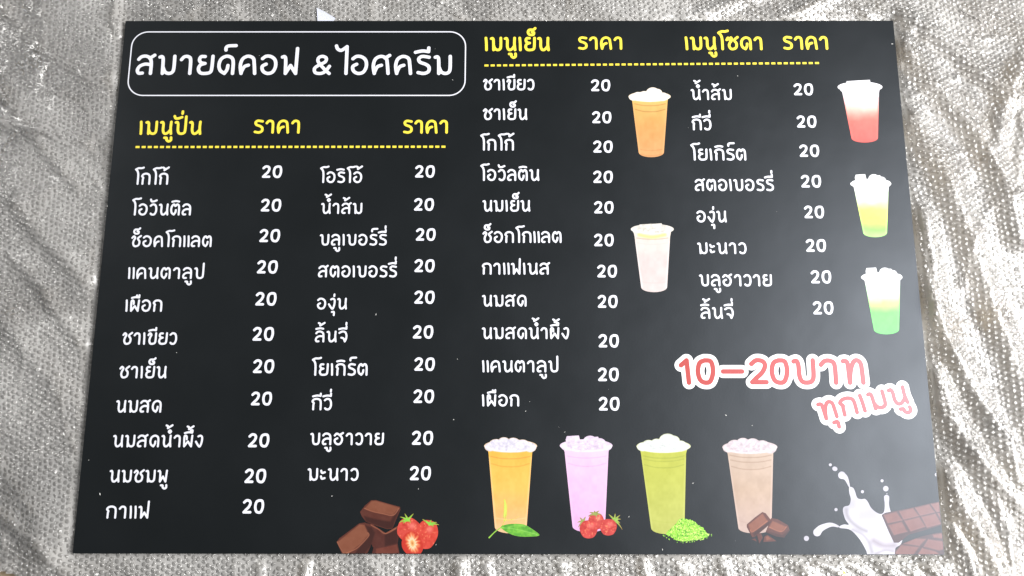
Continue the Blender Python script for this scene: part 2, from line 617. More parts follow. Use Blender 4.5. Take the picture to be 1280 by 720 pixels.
# ------------------------------------------------------------------ hand-drawn monoline Thai letters (baseline 0, body height 1)
G = {
    'ก': (.98, [[(.12, 0), (.13, .45), (.16, .60), (.02, .76), (.18, .95), (.5, 1), (.78, .88), (.86, .6), (.86, 0)]]),
    'ข': (.92, [[(0, .82), (.16, 1), (.32, .84), (.2, .6), (.14, .3), (.26, .04), (.5, 0), (.76, .1), (.82, .4), (.82, 1)]]),
    'ค': (1.02, [[(.1, 0), (.03, .45), (.14, .84), (.45, 1), (.76, .88), (.84, .55), (.9, 0)], [(.1, .05), (.26, .38), (.5, .48)]]),
    'ง': (.80, [[(.26, .93), (.48, 1), (.66, .84), (.64, .4), (.5, .02), (.34, .04), (.04, .44)]]),
    'จ': (.86, [[(0, .86), (.3, 1), (.62, .93), (.76, .6), (.72, .25), (.6, 0)], [(.6, 0), (.46, .3), (.22, .38)]]),
    'ช': (.98, [[(0, .84), (.17, 1), (.33, .84), (.2, .58), (.14, .3), (.27, .04), (.52, 0), (.77, .14), (.82, .48), (.62, .78), (.94, 1.04)]]),
    'ซ': (1.06, [[(0, .80), (.13, .98), (.26, .82), (.40, 1.0), (.46, .78), (.28, .55), (.2, .3), (.33, .04), (.58, 0), (.83, .14), (.88, .48), (.70, .78), (1.0, 1.04)]]),
    'ด': (1.02, [[(.56, .46), (.52, .22), (.38, 0)], [(.38, 0), (.12, .18), (.03, .5), (.14, .84), (.45, 1), (.76, .9), (.86, .62), (.86, 0)]]),
    'ต': (1.04, [[(.54, .44), (.5, .22), (.34, 0)], [(.34, 0), (.1, .18), (.02, .55), (.12, .88), (.30, 1), (.46, .84), (.64, 1), (.82, .9), (.88, .6), (.88, 0)]]),
    'ท': (1.02, [[(0, .96), (.14, .96), (.22, .8), (.26, 0)], [(.26, 0), (.34, .55), (.5, .92), (.68, 1), (.84, .86), (.88, .5), (.90, 0)]]),
    'น': (1.02, [[(0, .95), (.13, .97), (.2, .78), (.2, .3), (.3, .05), (.46, 0), (.64, .1), (.84, .34)], [(.86, 1), (.84, .5), (.90, 0)]]),
    'บ': (1.00, [[(0, .95), (.13, .97), (.2, .78), (.22, .3), (.32, .06), (.52, 0), (.74, .06), (.84, .3), (.85, 1)]]),
    'ป': (1.00, [[(0, .95), (.13, .97), (.2, .78), (.22, .3), (.32, .06), (.52, 0), (.74, .06), (.84, .3), (.85, 1.45)]]),
    'ผ': (1.00, [[(.30, .66), (.28, .92), (.12, 1), (.04, .8), (.08, 0)], [(.08, 0), (.44, .46)], [(.44, .46), (.80, 0)], [(.80, 0), (.86, 1)]]),
    'พ': (1.00, [[(0, .95), (.13, .97), (.2, .78), (.22, 0)], [(.22, 0), (.50, .46)], [(.50, .46), (.80, 0)], [(.80, 0), (.88, 1)]]),
    'ฟ': (1.00, [[(0, .95), (.13, .97), (.2, .78), (.22, 0)], [(.22, 0), (.50, .46)], [(.50, .46), (.82, 0)], [(.82, 0), (.86, 1.45)]]),
    'ม': (1.02, [[(0, .95), (.13, .97), (.2, .78), (.22, 0)], [(.22, .38), (.36, .10), (.58, 0), (.79, .07), (.87, .3), (.87, 1)]]),
    'ย': (.98, [[(.40, .98), (.16, .97), (.08, .78), (.20, .62), (.42, .58)], [(.42, .58), (.15, .48), (.06, .24), (.2, .03), (.5, 0), (.76, .07), (.84, .3), (.86, 1)]]),
    'ร': (.82, [[(.70, .95), (.3, 1), (.1, .86), (.18, .66), (.5, .54), (.70, .38), (.68, .12), (.42, 0), (.08, .05)]]),
    'ล': (.98, [[(.04, .82), (.2, .97), (.48, 1), (.74, .86), (.82, .55), (.82, 0)], [(.80, .5), (.45, .54), (.14, .42), (.02, .2), (.1, .02), (.32, .02)]]),
    'ว': (.80, [[(.04, .86), (.26, 1), (.54, .93), (.67, .65), (.66, .28), (.5, .03), (.24, 0), (.10, .10)]]),
    'ศ': (1.06, [[(.1, 0), (.03, .45), (.14, .84), (.45, 1), (.76, .88), (.84, .55), (.9, 0)], [(.1, .05), (.26, .38), (.5, .48)], [(.70, .90), (.96, 1.06)]]),
    'ส': (1.04, [[(.04, .82), (.2, .97), (.48, 1), (.72, .86), (.80, .55), (.80, 0)], [(.78, .5), (.45, .54), (.14, .42), (.02, .2), (.1, .02), (.32, .02)], [(.68, .88), (.96, 1.06)]]),
    'อ': (.98, [[(.05, .86), (.26, 1), (.56, .97), (.80, .76), (.84, .4), (.68, .08), (.38, 0), (.12, .14), (.06, .4), (.28, .54)]]),
    'ฮ': (1.06, [[(.05, .82), (.26, 1), (.60, .84), (.82, .6), (.82, .3), (.64, .04), (.36, 0), (.12, .16), (.08, .42), (.34, .56)], [(.56, .86), (.92, 1.06)]]),
    'ะ': (.56, [[(.02, .84), (.12, .64), (.40, .70)], [(.02, .32), (.12, .10), (.40, .16)]]),
    'า': (.76, [[(.02, .80), (.18, .97), (.42, .97), (.56, .78), (.57, 0)]]),
    'เ': (.42, [[(.06, 1), (.10, .6), (.12, 0)]]),
    'แ': (.78, [[(.06, 1), (.10, .6), (.12, 0)], [(.52, 1), (.56, .6), (.58, 0)]]),
    'โ': (.62, [[(.86, 1.60), (.62, 1.54), (.3, 1.54), (.02, 1.42)], [(.02, 1.42), (.22, 1.22), (.32, .85), (.33, 0)]]),
    'ไ': (.82, [[(-.0, 1.62), (.08, 1.44), (.3, 1.36), (.62, 1.58)], [(.62, 1.58), (.62, 0)]]),
    '&': (1.0, [[(.86, .0), (.60, .24), (.24, .68), (.26, .92), (.46, 1), (.66, .90), (.62, .68), (.3, .50), (.06, .3), (.1, .06), (.36, 0), (.62, .1), (.86, .42)]]),
    '1': (.62, [[(.04, .78), (.34, 1)], [(.34, 1), (.38, .5), (.42, 0)]]),
    '2': (.86, [[(.06, .84), (.28, 1), (.56, .96), (.66, .76), (.52, .46), (.24, .2), (.06, .02)], [(.06, .02), (.68, .02)]]),
    '0': (.90, [[(.38, 1), (.68, .94), (.76, .5), (.62, .08), (.38, 0), (.14, .12), (.04, .5), (.14, .88), (.38, 1)]]),
    '-': (1.15, [[(.10, .50), (.95, .50)]]),
}
for _k, (_a, _s) in list(G.items()):
    G[_k] = (_a + (.12 if _k in 'เโไแ' else .24), _s)
# marks above and below; x is measured from the right stem of the letter they sit on, second number = raised onto another mark
MARK = {
    'ิ': [[(-.80, 1.26), (-.4, 1.33), (-.06, 1.28)]],
    'ี': [[(-.80, 1.24), (-.4, 1.32), (-.04, 1.28)], [(-.04, 1.28), (-.03, 1.50)]],
    'ึ': [[(-.80, 1.24), (-.4, 1.32), (-.04, 1.28)], [(-.14, 1.30), (-.18, 1.48), (-.02, 1.50), (-.02, 1.34)]],
    'ื': [[(-.80, 1.24), (-.4, 1.32), (-.04, 1.28)], [(-.28, 1.30), (-.27, 1.48)], [(-.02, 1.28), (-.01, 1.50)]],
    'ั': [[(-.66, 1.48), (-.56, 1.30), (-.3, 1.30), (-.02, 1.40)]],
    '็': [[(.06, 1.82), (-.10, 1.70), (-.46, 1.68), (-.58, 1.48), (-.44, 1.28), (-.12, 1.28), (-.06, 1.46), (-.22, 1.50)]],
    '์': [[(.10, 1.62), (-.34, 1.60), (-.48, 1.50), (-.48, 1.36)]],
    '่': [[(-.06, 1.26), (-.05, 1.44)]],
    '้': [[(-.56, 1.60), (-.40, 1.52), (-.40, 1.34)], [(-.40, 1.34), (.06, 1.62)]],
    'ู': [[(-.52, -.34), (-.34, -.36), (-.32, -.52), (-.14, -.64), (.04, -.54), (.04, -.32)]],
    'ุ': [[(-.26, -.34), (-.04, -.34), (-.03, -.66)]],
    'o': [[(-.16, 1.26), (-.28, 1.38), (-.16, 1.50), (-.04, 1.38), (-.16, 1.26)]],
}


def strokes_of(text):
    """list of polylines in letter units"""
    o = []
    x = 0.0
    right = 0.0
    raised = False
    tall = 0.0
    for ch in text:
        if ch == ' ':
            x += 0.5
            continue
        if ch == 'ำ':
            for s in MARK['o']: o.append([(right + a, b_) for a, b_ in spline(s)])
            # a tone mark already placed is lifted by the caller writing it after the ring
            adv, ss = G['า']
            for s in ss: o.append([(x + a, b_) for a, b_ in spline(s)])
            x += adv
            continue
        if ch in MARK:
            dy = 0.0
            if ch in '่้์' and raised:
                dy = 0.44 if ch == '่' else 0.26
            dx = -0.34 * (tall > 0)
            if ch == '่' and tall: dx = -.28
            for s in MARK[ch]: o.append([(right + a + dx, b_ + dy) for a, b_ in spline(s)])
            if ch not in 'ุู': raised = True
            continue
        adv, ss = G[ch]
        for s in ss:
            o.append([(x + a, b_) for a, b_ in spline(s)])
        right = x + max(p[0] for s in ss for p in s if p[1] <= 1.0 or ch in 'ปฟ')
        if ch in 'ชซศสฮ': right -= 0.1
        raised = False
        tall = 1.0 if ch in 'ปฟ' else 0.0
        x += adv
    return o


def tone_fix(text):
    # น้ำ is written น + ring + tone above + า : put a ring and a raised tone before the long stroke
    return text.replace('น้ำ', 'น\x01า')


def strokes_full(text):
    t = tone_fix(text)
    o = []
    for part_i, part in enumerate(t.split('\x01')):
        pass
    if '\x01' not in t:
        return strokes_of(t)
    # treat \x01 as a compound mark
    MARK['\x01'] = MARK['o'] + [[(a, b_ + .36) for a, b_ in s] for s in MARK['้']]
    return strokes_of(t)


def field_of(polys, r):
    S = []
    for p in polys:
        for a, c in zip(p[:-1], p[1:]): S.append((*a, *c))
    S = np.array(S)

    def f(X, Y):
        d = np.full(X.shape, 1e9)
        for x0, y0, x1, y1 in S:
            m = (X > min(x0, x1) - 3.0 * r) & (X < max(x0, x1) + 3.0 * r)
            m = slice(*np.searchsorted(X[:, 0], [min(x0, x1) - 2.5 * r, max(x0, x1) + 2.5 * r]))
            Xs, Ys = X[m], Y[m]
            dx, dy = x1 - x0, y1 - y0
            t = np.clip(((Xs - x0) * dx + (Ys - y0) * dy) / (dx * dx + dy * dy + 1e-18), 0, 1)
            d[m] = np.minimum(d[m], np.hypot(Xs - x0 - t * dx, Ys - y0 - t * dy))
        return d - r
    return f


def place_text(text, x0, x1, ybase, ytop, ratio):
    """centreline polylines on the board in metres, plus stroke radius"""
    p0, p1 = B(x0, ybase), B(x1, ybase)
    top = B((x0 + x1) / 2, ytop)
    base = (p0 + p1) / 2
    Hh = np.hypot(*(top - base))
    r = ratio * Hh / 2
    st = strokes_full(text)
    xs = [p[0] for s in st for p in s]
    a0, a1 = min(xs), max(xs)
    Wd = np.hypot(*(p1 - p0)) - 2 * r
    sx = Wd / (a1 - a0)
    sy = Hh - 2 * r
    u = (p1 - p0) / np.hypot(*(p1 - p0))
    v = np.array([-u[1], u[0]])
    out_ = []
    for s in st:
        out_.append([tuple(p0 + u * (r + (a - a0) * sx) + v * (r + b_ * sy)) for a, b_ in s])
    return out_, r


def print_shape(name, polys, r, material, z, step=0.00046, grow=0.0):
    xs = [p[0] for s in polys for p in s]
    ys = [p[1] for s in polys for p in s]
    f = field_of(polys, r + grow)
    e = r + grow + 2 * step
    vs, fs = cut(f, min(xs) - e, max(xs) + e, min(ys) - e, max(ys) + e, step)
    cx, cy = (min(xs) + max(xs)) / 2, (min(ys) + max(ys)) / 2
    o = link_mesh(name, [(a - cx, b_ - cy, 0) for a, b_ in vs], fs, material, board, loc=(cx, cy, z))
    return o


def word(name, text, x0, x1, yb, yt, material=M_white, ratio=0.156):
    polys, r = place_text(text, x0, x1, yb, yt, ratio)
    return print_shape(name, polys, r, material, ZP)


# title and its rounded frame
word("title_lettering", "สมายด์คอฟ", 169.1, 372.3, 93.8, 68.4, ratio=.155)
word("title_lettering", "&", 390.5, 413.4, 93.8, 68.6, ratio=.15)
word("title_lettering", "ไอศครีม", 416.9, 564.7, 93.8, 68.6, ratio=.155)


def rounded(x0, x1, y0, y1, R, n=10):
    o = []
    for cx, cy, a0 in ((x1 - R, y1 - R, 0), (x0 + R, y1 - R, 90), (x0 + R, y0 + R, 180), (x1 - R, y0 + R, 270)):
        for k in range(n + 1):
            a = math.radians(a0 + 90 * k / n)
            o.append((cx + R * math.cos(a), cy + R * math.sin(a)))
    return o + [o[0]]


pl, pr_ = B(161.6, 80), B(582.4, 80)
pt, pb = B(370, 39.2), B(370, 120.0)
ring = rounded(pl[0], pr_[0], pb[1], pt[1], 0.0255)
ri = rounded(pl[0] + .0018, pr_[0] - .0018, pb[1] + .0018, pt[1] - .0018, 0.0237)
n_ = len(ring) - 1
fr_v = [(x, y, 0) for x, y in ring[:-1]] + [(x, y, 0) for x, y in ri[:-1]]
fr_f = [(i, (i + 1) % n_, n_ + (i + 1) % n_, n_ + i) for i in range(n_)]
link_mesh("title_frame_line", fr_v, fr_f, M_white, board, loc=(0, 0, ZP))

for t in [("เมนูปั่น", 173.4, 251.5, 168.7, 150.9), ("ราคา", 316.9, 374.5, 167.1, 149.5), ("ราคา", 503.8, 559.8, 167.1, 149.7),
          ("เมนูเย็น", 605.6, 687.3, 64, 46), ("ราคา", 722.8, 777.9, 62.2, 45.6), ("เมนูโซดา", 856.4, 953.4, 62.8, 45.6),
          ("ราคา", 979.4, 1035.5, 62.2, 45)]:
    word("heading_lettering", *t, M_yellow, .172)


def dashes(x0, y0, x1, y1, period, length, thick):
    a, b_ = B(x0, y0), B(x1, y1)
    L = np.hypot(*(b_ - a))
    u = (b_ - a) / L
    v = np.array([-u[1], u[0]])
    n = int(round((x1 - x0 - length) / period)) + 1
    per = (L - length / 780) / (n - 1)
    ln = per * length / period
    th = thick / 800 / 2
    vs, fs = [], []
    for k in range(n):
        s = a + u * per * k
        for p in (s - v * th, s + u * ln - v * th, s + u * ln + v * th, s + v * th):
            vs.append((p[0], p[1], 0))
        fs.append(tuple(range(4 * k, 4 * k + 4)))
    link_mesh("dashed_line", vs, fs, M_yellow, board, loc=(0, 0, ZP))


dashes(169.5, 183.8, 557.1, 183.4, 7.70, 5.0, 2.7)
dashes(605.6, 81.9, 1023.9, 78.8, 7.82, 5.0, 2.6)

ITEMS = [
    ("โกโก้", 167.1, 210.5, 231, 216), ("โอวันติล", 163.6, 238.4, 269.4, 254.4), ("ช็อคโกแลต", 163.2, 264.2, 308.9, 294.3),
    ("แคนตาลูป", 159.3, 254.6, 348.8, 334), ("เผือก", 156, 202.3, 389.8, 374.4), ("ชาเขียว", 152, 220.8, 431, 415.4),
    ("ชาเย็น", 148.2, 207.7, 473, 457.4), ("นมสด", 144.2, 201.4, 515.9, 500), ("นมสดน้ำผึ้ง", 140.3, 253.2, 559.2, 543.4),
    ("นมชมพู", 135.9, 209.5, 603.2, 587.1), ("กาแฟ", 131.6, 185.7, 648.3, 632),
    ("โอริโอ้", 399.3, 453, 228.8, 214.4), ("น้ำส้ม", 400.9, 452.6, 267.5, 253.5), ("บลูเบอร์รี่", 399.3, 483.3, 307, 292.5),
    ("สตอเบอรรี่", 397.3, 496, 346.8, 331.8), ("องุ่น", 396, 433.5, 386.9, 372.3), ("ลิ้นจี่", 393.4, 434, 428, 413.3),
    ("โยเกิร์ต", 389, 459.3, 469.7, 454), ("กีวี่", 388.9, 414.7, 512.9, 497.4), ("บลูฮาวาย", 387.3, 479.7, 556.5, 540.8),
    ("มะนาว", 384, 448, 601, 585),
    ("ชาเขียว", 603.7, 668.1, 113, 98.6), ("ชาเย็น", 603.5, 659.1, 150.1, 135.5), ("โกโก้", 600.2, 643, 188.3, 173.6),
    ("โอวัลติน", 600.2, 674.2, 226.2, 211.4), ("นมเย็น", 603, 662.9, 264.6, 250), ("ช็อกโกแลต", 603, 702, 303.7, 289),
    ("กาแฟเนส", 602.3, 687.7, 343.3, 328.4), ("นมสด", 602.5, 658.2, 383.3, 368.5), ("นมสดน้ำผึ้ง", 602.3, 711.5, 423.9, 409),
    ("แคนตาลูป", 602.5, 698, 465.5, 450.3), ("เผือก", 602.3, 649, 508.1, 492.9),
    ("น้ำส้ม", 863.8, 915, 125.1, 111.2), ("กีวี่", 865, 889.6, 162.9, 148.3), ("โยเกิร์ต", 863.6, 933, 200.7, 185.7),
    ("สตอเบอรรี่", 868.7, 967.7, 238.9, 223.8), ("องุ่น", 871, 908.5, 278.1, 263.3), ("มะนาว", 872, 933.5, 317.6, 303),
    ("บลูฮาวาย", 874.3, 965.4, 358, 342.8), ("ลิ้นจี่", 875.9, 917.5, 398.6, 383.7),
]
for t in ITEMS: word("item_lettering", *t)

PRICES = [  # left x, top y, right x, base y of each printed 20
    (327.3, 206.8, 352.3, 222.6), (325.9, 249.2, 351.1, 264.6), (324, 287.1, 349.7, 302.9), (321, 326, 346.8, 342.1),
    (319, 365.6, 345.2, 382.2), (315.5, 409.2, 342, 426.2), (316, 449.8, 342.3, 466.6), (313.5, 489.9, 339.5, 507),
    (309.8, 542, 336.2, 559.4), (305.4, 586, 332.2, 604.1), (302.9, 624.5, 329.6, 642.2),
    (518.8, 206.4, 543.4, 222.2), (517.5, 248, 542.3, 263.6), (519.8, 285.7, 544.4, 301.1), (518, 324.6, 543.2, 340.4),
    (517.9, 363.9, 543.2, 379.9), (516, 406.8, 541.5, 423.4), (517.9, 447, 543.4, 463.7), (516.8, 486.8, 542.4, 504),
    (514.9, 539, 541.2, 556.3), (512.3, 583, 538.5, 600.5),
    (739, 99, 763, 114.2), (740.4, 139.4, 764.4, 154.2), (741.8, 176, 766, 191), (741.8, 213.7, 766.2, 228.9),
    (742.9, 251.6, 767.1, 267), (742.9, 292.7, 767.3, 308), (746.8, 331, 771.4, 347), (747.4, 369, 772.2, 385),
    (748.4, 417.9, 773.8, 434.5), (747.8, 460, 773.6, 476.7), (748.8, 496.4, 774.6, 513.4),
    (992.7, 104.4, 1016.9, 119.3), (996.6, 144.6, 1021, 159.7), (999.9, 181, 1024.5, 196.3), (1001.9, 219.2, 1026.9, 234.6),
    (1005.8, 257.3, 1030.6, 273), (1008, 299, 1033, 315), (1014.2, 338.4, 1039.6, 354.4), (1016.9, 377, 1042.3, 393.2),
]
_pm = None
for (x0, y0, x1, y1) in PRICES:
    if _pm is None:
        o = word("price_lettering", "20", x0, x1, y1, y0, M_white, .178)
        _pm = (o, *[B(x0, y1)], np.hypot(*(B(x1, y1) - B(x0, y1))))
        off = Vector((o.location.x - _pm[1][0], o.location.y - _pm[1][1], 0))
    else:
        o = _pm[0].copy()
        C.objects.link(o)
        p = B(x0, y1)
        s = np.hypot(*(B(x1, y1) - p)) / _pm[2]
        o.scale = (s, s, 1)
        o.location = (p[0] + off.x * s, p[1] + off.y * s, ZP)

# ---------------------------------------------------------------- promotion lettering: pink on a white outline
promo = []
rad = B(0, 400)[0] * 0
for ch, a, c in (("1", 849.6, 863.9), ("0", 870.5, 894.7), ("-", 902.1, 930.9), ("2", 938, 960.8), ("0", 963.2, 987.6),
                 ("บ", 991.3, 1020.6), ("า", 1025.3, 1048), ("ท", 1053.3, 1082)):
    P_, r_p = place_text(ch, a, c, 480.9, 448, .155)
    promo += P_
b0, b1 = B(1025.6, 527.4), B(1138.8, 504.6)
u = (b1 - b0) / np.hypot(*(b1 - b0))
v = np.array([-u[1], u[0]])
st = strokes_full("ทุกเมนู")
xs_ = [p[0] for s in st for p in s]
Wd = np.hypot(*(b1 - b0))
sx = (Wd - 2 * r_p) / (max(xs_) - min(xs_))
promo2 = [[tuple(b0 + u * (r_p + (a - min(xs_)) * sx) + v * (r_p + b_ * 0.0222)) for a, b_ in s] for s in st]
o = print_shape("promotion_outline", promo + promo2, r_p, M_promo_white, ZP, 0.0007, grow=0.0063)


def vertex_ink(o, colour_fn):
    me = o.data
    n = len(me.vertices)
    co = np.empty(n * 3, np.float32)
    me.vertices.foreach_get('co', co)
    co = co.reshape(-1, 3)
    rgb = colour_fn(co[:, 0] + o.location.x, co[:, 1] + o.location.y)
    at = me.color_attributes.new("ink", 'FLOAT_COLOR', 'POINT')
    a = np.ones((n, 4), np.float32)
    a[:, :3] = lina(rgb)
    at.data.foreach_set('color', a.ravel())


def pinks(X, Y):
    xa, xb = B(850, 470)[0], B(1133, 500)[0]
    t = np.clip((X - xa) / (xb - xa), 0, 1)[:, None]
    return np.array([174, 62, 54]) * (1 - t) + np.array([180, 84, 88]) * t


for pp, k_ in ((promo, 1.16), (promo2, 0.96)):
    o = print_shape("promotion_lettering", pp, r_p * k_, M_print, ZP2)
    vertex_ink(o, pinks)


# ------------------------------------------------------------------ printed pictures, drawn in layers of distance fields (photo pixels)
def poly_sdf(pts, smooth=False):
    if smooth:
        P = list(pts)
        ext = P[-2:] + P + P[:3]
        pts = []
        for i in range(2, len(P) + 2):
            p0, p1, p2, p3 = [np.array(ext[k], float) for k in (i - 1, i, i + 1, i + 2)]
            for k in range(5):
                t = k / 5
                pts.append(0.5 * ((2 * p1) + (-p0 + p2) * t + (2 * p0 - 5 * p1 + 4 * p2 - p3) * t * t + (-p0 + 3 * p1 - 3 * p2 + p3) * t ** 3))
    A = np.array(pts, float)

    def f(X, Y):
        d = np.full(X.shape, 1e9)
        inside = np.zeros(X.shape, bool)
        n = len(A)
        for i in range(n):
            x0, y0 = A[i]
            x1, y1 = A[(i + 1) % n]
            dx, dy = x1 - x0, y1 - y0
            t = np.clip(((X - x0) * dx + (Y - y0) * dy) / (dx * dx + dy * dy + 1e-12), 0, 1)
            d = np.minimum(d, np.hypot(X - x0 - t * dx, Y - y0 - t * dy))
            if abs(dy) > 1e-12:
                c = ((y0 > Y) != (y1 > Y)) & (X < dx * (Y - y0) / dy + x0)
                inside ^= c
        return np.where(inside, -d, d)
    return f


def ell(cx, cy, rx, ry, a=0):
    c, s = math.cos(math.radians(a)), math.sin(math.radians(a))

    def f(X, Y):
        U = (X - cx) * c + (Y - cy) * s
        W = -(X - cx) * s + (Y - cy) * c
        k = np.hypot(U / rx, W / ry)
        return (k - 1) * min(rx, ry)
    return f


def line(pts, r, smooth=True):
    p = spline(pts) if smooth else pts

    def f(X, Y):
        return seg_dist(X, Y, p) - r
    return f


def taper(pts, r0, r1):
    p = spline(pts)
    n = len(p)

    def f(X, Y):
        d = np.full(X.shape, 1e9)
        for i, (x, y) in enumerate(p):
            d = np.minimum(d, np.hypot(X - x, Y - y) - (r0 + (r1 - r0) * i / (n - 1)))
        return d
    return f


def union(*fs):
    def f(X, Y):
        d = fs[0](X, Y)
        for g in fs[1:]: d = np.minimum(d, g(X, Y))
        return d
    return f


def inter(*fs):
    def f(X, Y):
        d = fs[0](X, Y)
        for g in fs[1:]: d = np.maximum(d, g(X, Y))
        return d
    return f


def flat(c):
    c = np.array(c, float)
    return lambda X, Y: np.broadcast_to(c, X.shape + (3,))


def mottled(c1, c2, scale, seed):
    c1, c2 = np.array(c1, float), np.array(c2, float)

    def f(X, Y):
        n = 0.6 * vnoise(X / scale, Y / scale, seed) + 0.4 * vnoise(X / scale * 2.3, Y / scale * 2.3, seed + 1)
        return c1 + (c2 - c1) * n[..., None]
    return f


# printed face limits, for pictures that run off the edge
def board_clip(X, Y):
    pts = [(-.5985, .3985), (.5985, .3985), (.5985, -.3985), (-.5985, -.3985)]
    p = B(X, Y)
    return np.maximum(np.abs(p[..., 0]) - .5992, np.abs(p[..., 1]) - .3992) * 850


def picture(name, layers, label, step=0.55, z=ZP, clip=False):
    """layers: (sdf, colour_fn, solid?, softness)"""
    solid = [l[0] for l in layers if l[2]]
    sil = union(*solid)
    if clip: sil = inter(sil, board_clip)
    # bounding box by probing
    xs, ys = np.meshgrid(np.arange(400, 1190, 3.0), np.arange(95, 700, 3.0), indexing='ij')
    D = sil(xs, ys) < 2.5
    x0, x1 = xs[D].min() - 3, xs[D].max() + 3
    y0, y1 = ys[D].min() - 3, ys[D].max() + 3
    vs, fs = cut(sil, x0, x1, y0, y1, step)
    A = np.array(vs)
    X, Y = A[:, 0], A[:, 1]
    rgb = None
    for l in layers:
        col = l[1](X, Y)
        if rgb is None:
            rgb = np.array(col, float)
            continue
        soft = l[3] if len(l) > 3 else 0.5
        al = np.clip(0.5 - l[0](X, Y) / (2 * soft), 0, 1)
        if len(l) > 4: al = al * l[4]
        rgb = rgb * (1 - al[:, None]) + col * al[:, None]
    P = B(X, Y)
    c = P.mean(0)
    o = link_mesh(name, [(a - c[0], b_ - c[1], 0) for a, b_ in P], [f[::-1] for f in fs], M_print, board, loc=(c[0], c[1], z))
    at = o.data.color_attributes.new("ink", 'FLOAT_COLOR', 'POINT')
    a4 = np.ones((len(A), 4), np.float32)
    a4[:, :3] = lina(np.clip(rgb, 0, 255))
    at.data.foreach_set('color', a4.ravel())
    if label: o['label'] = label
    return o


def cup(label, rim, ytop, bt, bb, grad, ice, icec, lines, seed, extra=(), edge=None):
    """rim (x0,x1,y); ytop of the ice; bt (x0,x1,y) body top; bb (x0,x1,y,ybase); grad [(t,rgb)]"""
    rc, ra = (rim[0] + rim[1]) / 2, (rim[1] - rim[0]) / 2
    rr = ra * 0.24
    body = poly_sdf([(rim[0] + ra * .12, rim[2] + rr * .3), (bt[0], bt[2]), (bb[0], bb[2])] +
                    [((bb[0] + bb[1]) / 2 - (bb[1] - bb[0]) / 2 * math.cos(a), bb[2] + (bb[3] - bb[2]) * math.sin(a))
                     for a in np.linspace(0, math.pi, 13)[1:-1]] +
                    [(bb[1], bb[2]), (bt[1], bt[2]), (rim[1] - ra * .12, rim[2] + rr * .3)])
    rimf = ell(rc, rim[2], ra, rr)

    def gcol(X, Y):
        t = np.clip((Y - rim[2]) / (bb[3] - rim[2]), 0, 1)
        wob = 0.05 * (vnoise(X / 9 + seed, Y / 9, seed) - .5) if len(grad) > 2 else 0
        t = np.clip(t + wob - 0.00 * np.abs(X - rc), 0, 1)
        ts = [g[0] for g in grad]
        col = np.stack([np.interp(t, ts, [g[1][k] for g in grad]) for k in range(3)], -1)
        n = 0.6 * vnoise(X / 8 + seed, Y / 10, seed) + .4 * vnoise(X / 3 + seed, Y / 4, seed + 3) - .5
        return col + n[..., None] * 14
    r_ = np.random.default_rng(seed)
    bumps = []
    for (u_, h_, w_) in ice:
        cx_ = rc + u_ * ra
        cy_ = rim[2] - h_ * (rim[2] - ytop)
        if w_ < 0:   # angular cube
            w = -w_ * ra
            bumps.append(poly_sdf([(cx_ - w, cy_ + w * .5), (cx_ - w * .85, cy_), (cx_ + w * .8, cy_ - w * .1), (cx_ + w, cy_ + w * .7),
                                   (cx_ + w * .6, rim[2]), (cx_ - w * .8, rim[2])]))
        else:
            bumps.append(ell(cx_, cy_ + w_ * ra * .8, w_ * ra, w_ * ra * .8))
    L = [(body, gcol, True)]
    if edge is None: edge = [min(255, c + 22) for c in grad[-1][1]]
    # pale wall of the plastic cup along both sides
    for sgn, i in ((1, 0), (-1, 1)):
        L.append((line([(bt[i] + sgn * .8, bt[2] + 6), (bb[i] + sgn * 1.2, bb[2])], .8, False), flat(edge), False, 1.0, .55))
    hw = (bt[1] - bt[0]) / 2
    for (dy, k, col, al) in lines:
        yy = rim[2] + dy
        t = (yy - bt[2]) / (bb[2] - bt[2])
        xa = bt[0] + (bb[0] - bt[0]) * t + 2.5
        xb = bt[1] + (bb[1] - bt[1]) * t - 2.5
        L.append((line([(xa, yy), ((xa * 3 + xb) / 4, yy + k * .8), ((xa + xb) / 2, yy + k), ((xa + xb * 3) / 4, yy + k * .8), (xb, yy)], .32), flat(col), False, .7, al))
    icen = mottled([c - 26 for c in icec], [min(255, c + 28) for c in icec], 3.0, seed + 20)
    L.append((union(rimf, *bumps), icen, True, .8))
    for bf in bumps:      # the rounded edges of the ice pieces
        L.append(((lambda g: (lambda X, Y: np.abs(g(X, Y) + .5) - .35))(bf), flat([c - 34 for c in icec]), False, .9, .3))
    L.append((inter(lambda X, Y: np.abs(rimf(X, Y) + .8) - .5, lambda X, Y: rim[2] - Y), flat([min(255, c + 24) for c in icec]), False, .8, .8))
    for k in range(9):
        ex = rc + (r_.random() - .5) * ra * 1.3
        ey = rim[2] + (r_.random() - .55) * rr * 1.2
        L.append((line([(ex, ey), (ex + 3 + 4 * r_.random(), ey + 2 * (r_.random() - .5))], .3, False), flat([c - 50 for c in icec]), False, .8, .35))
    L += list(extra)
    return picture("drink_picture", L, label)


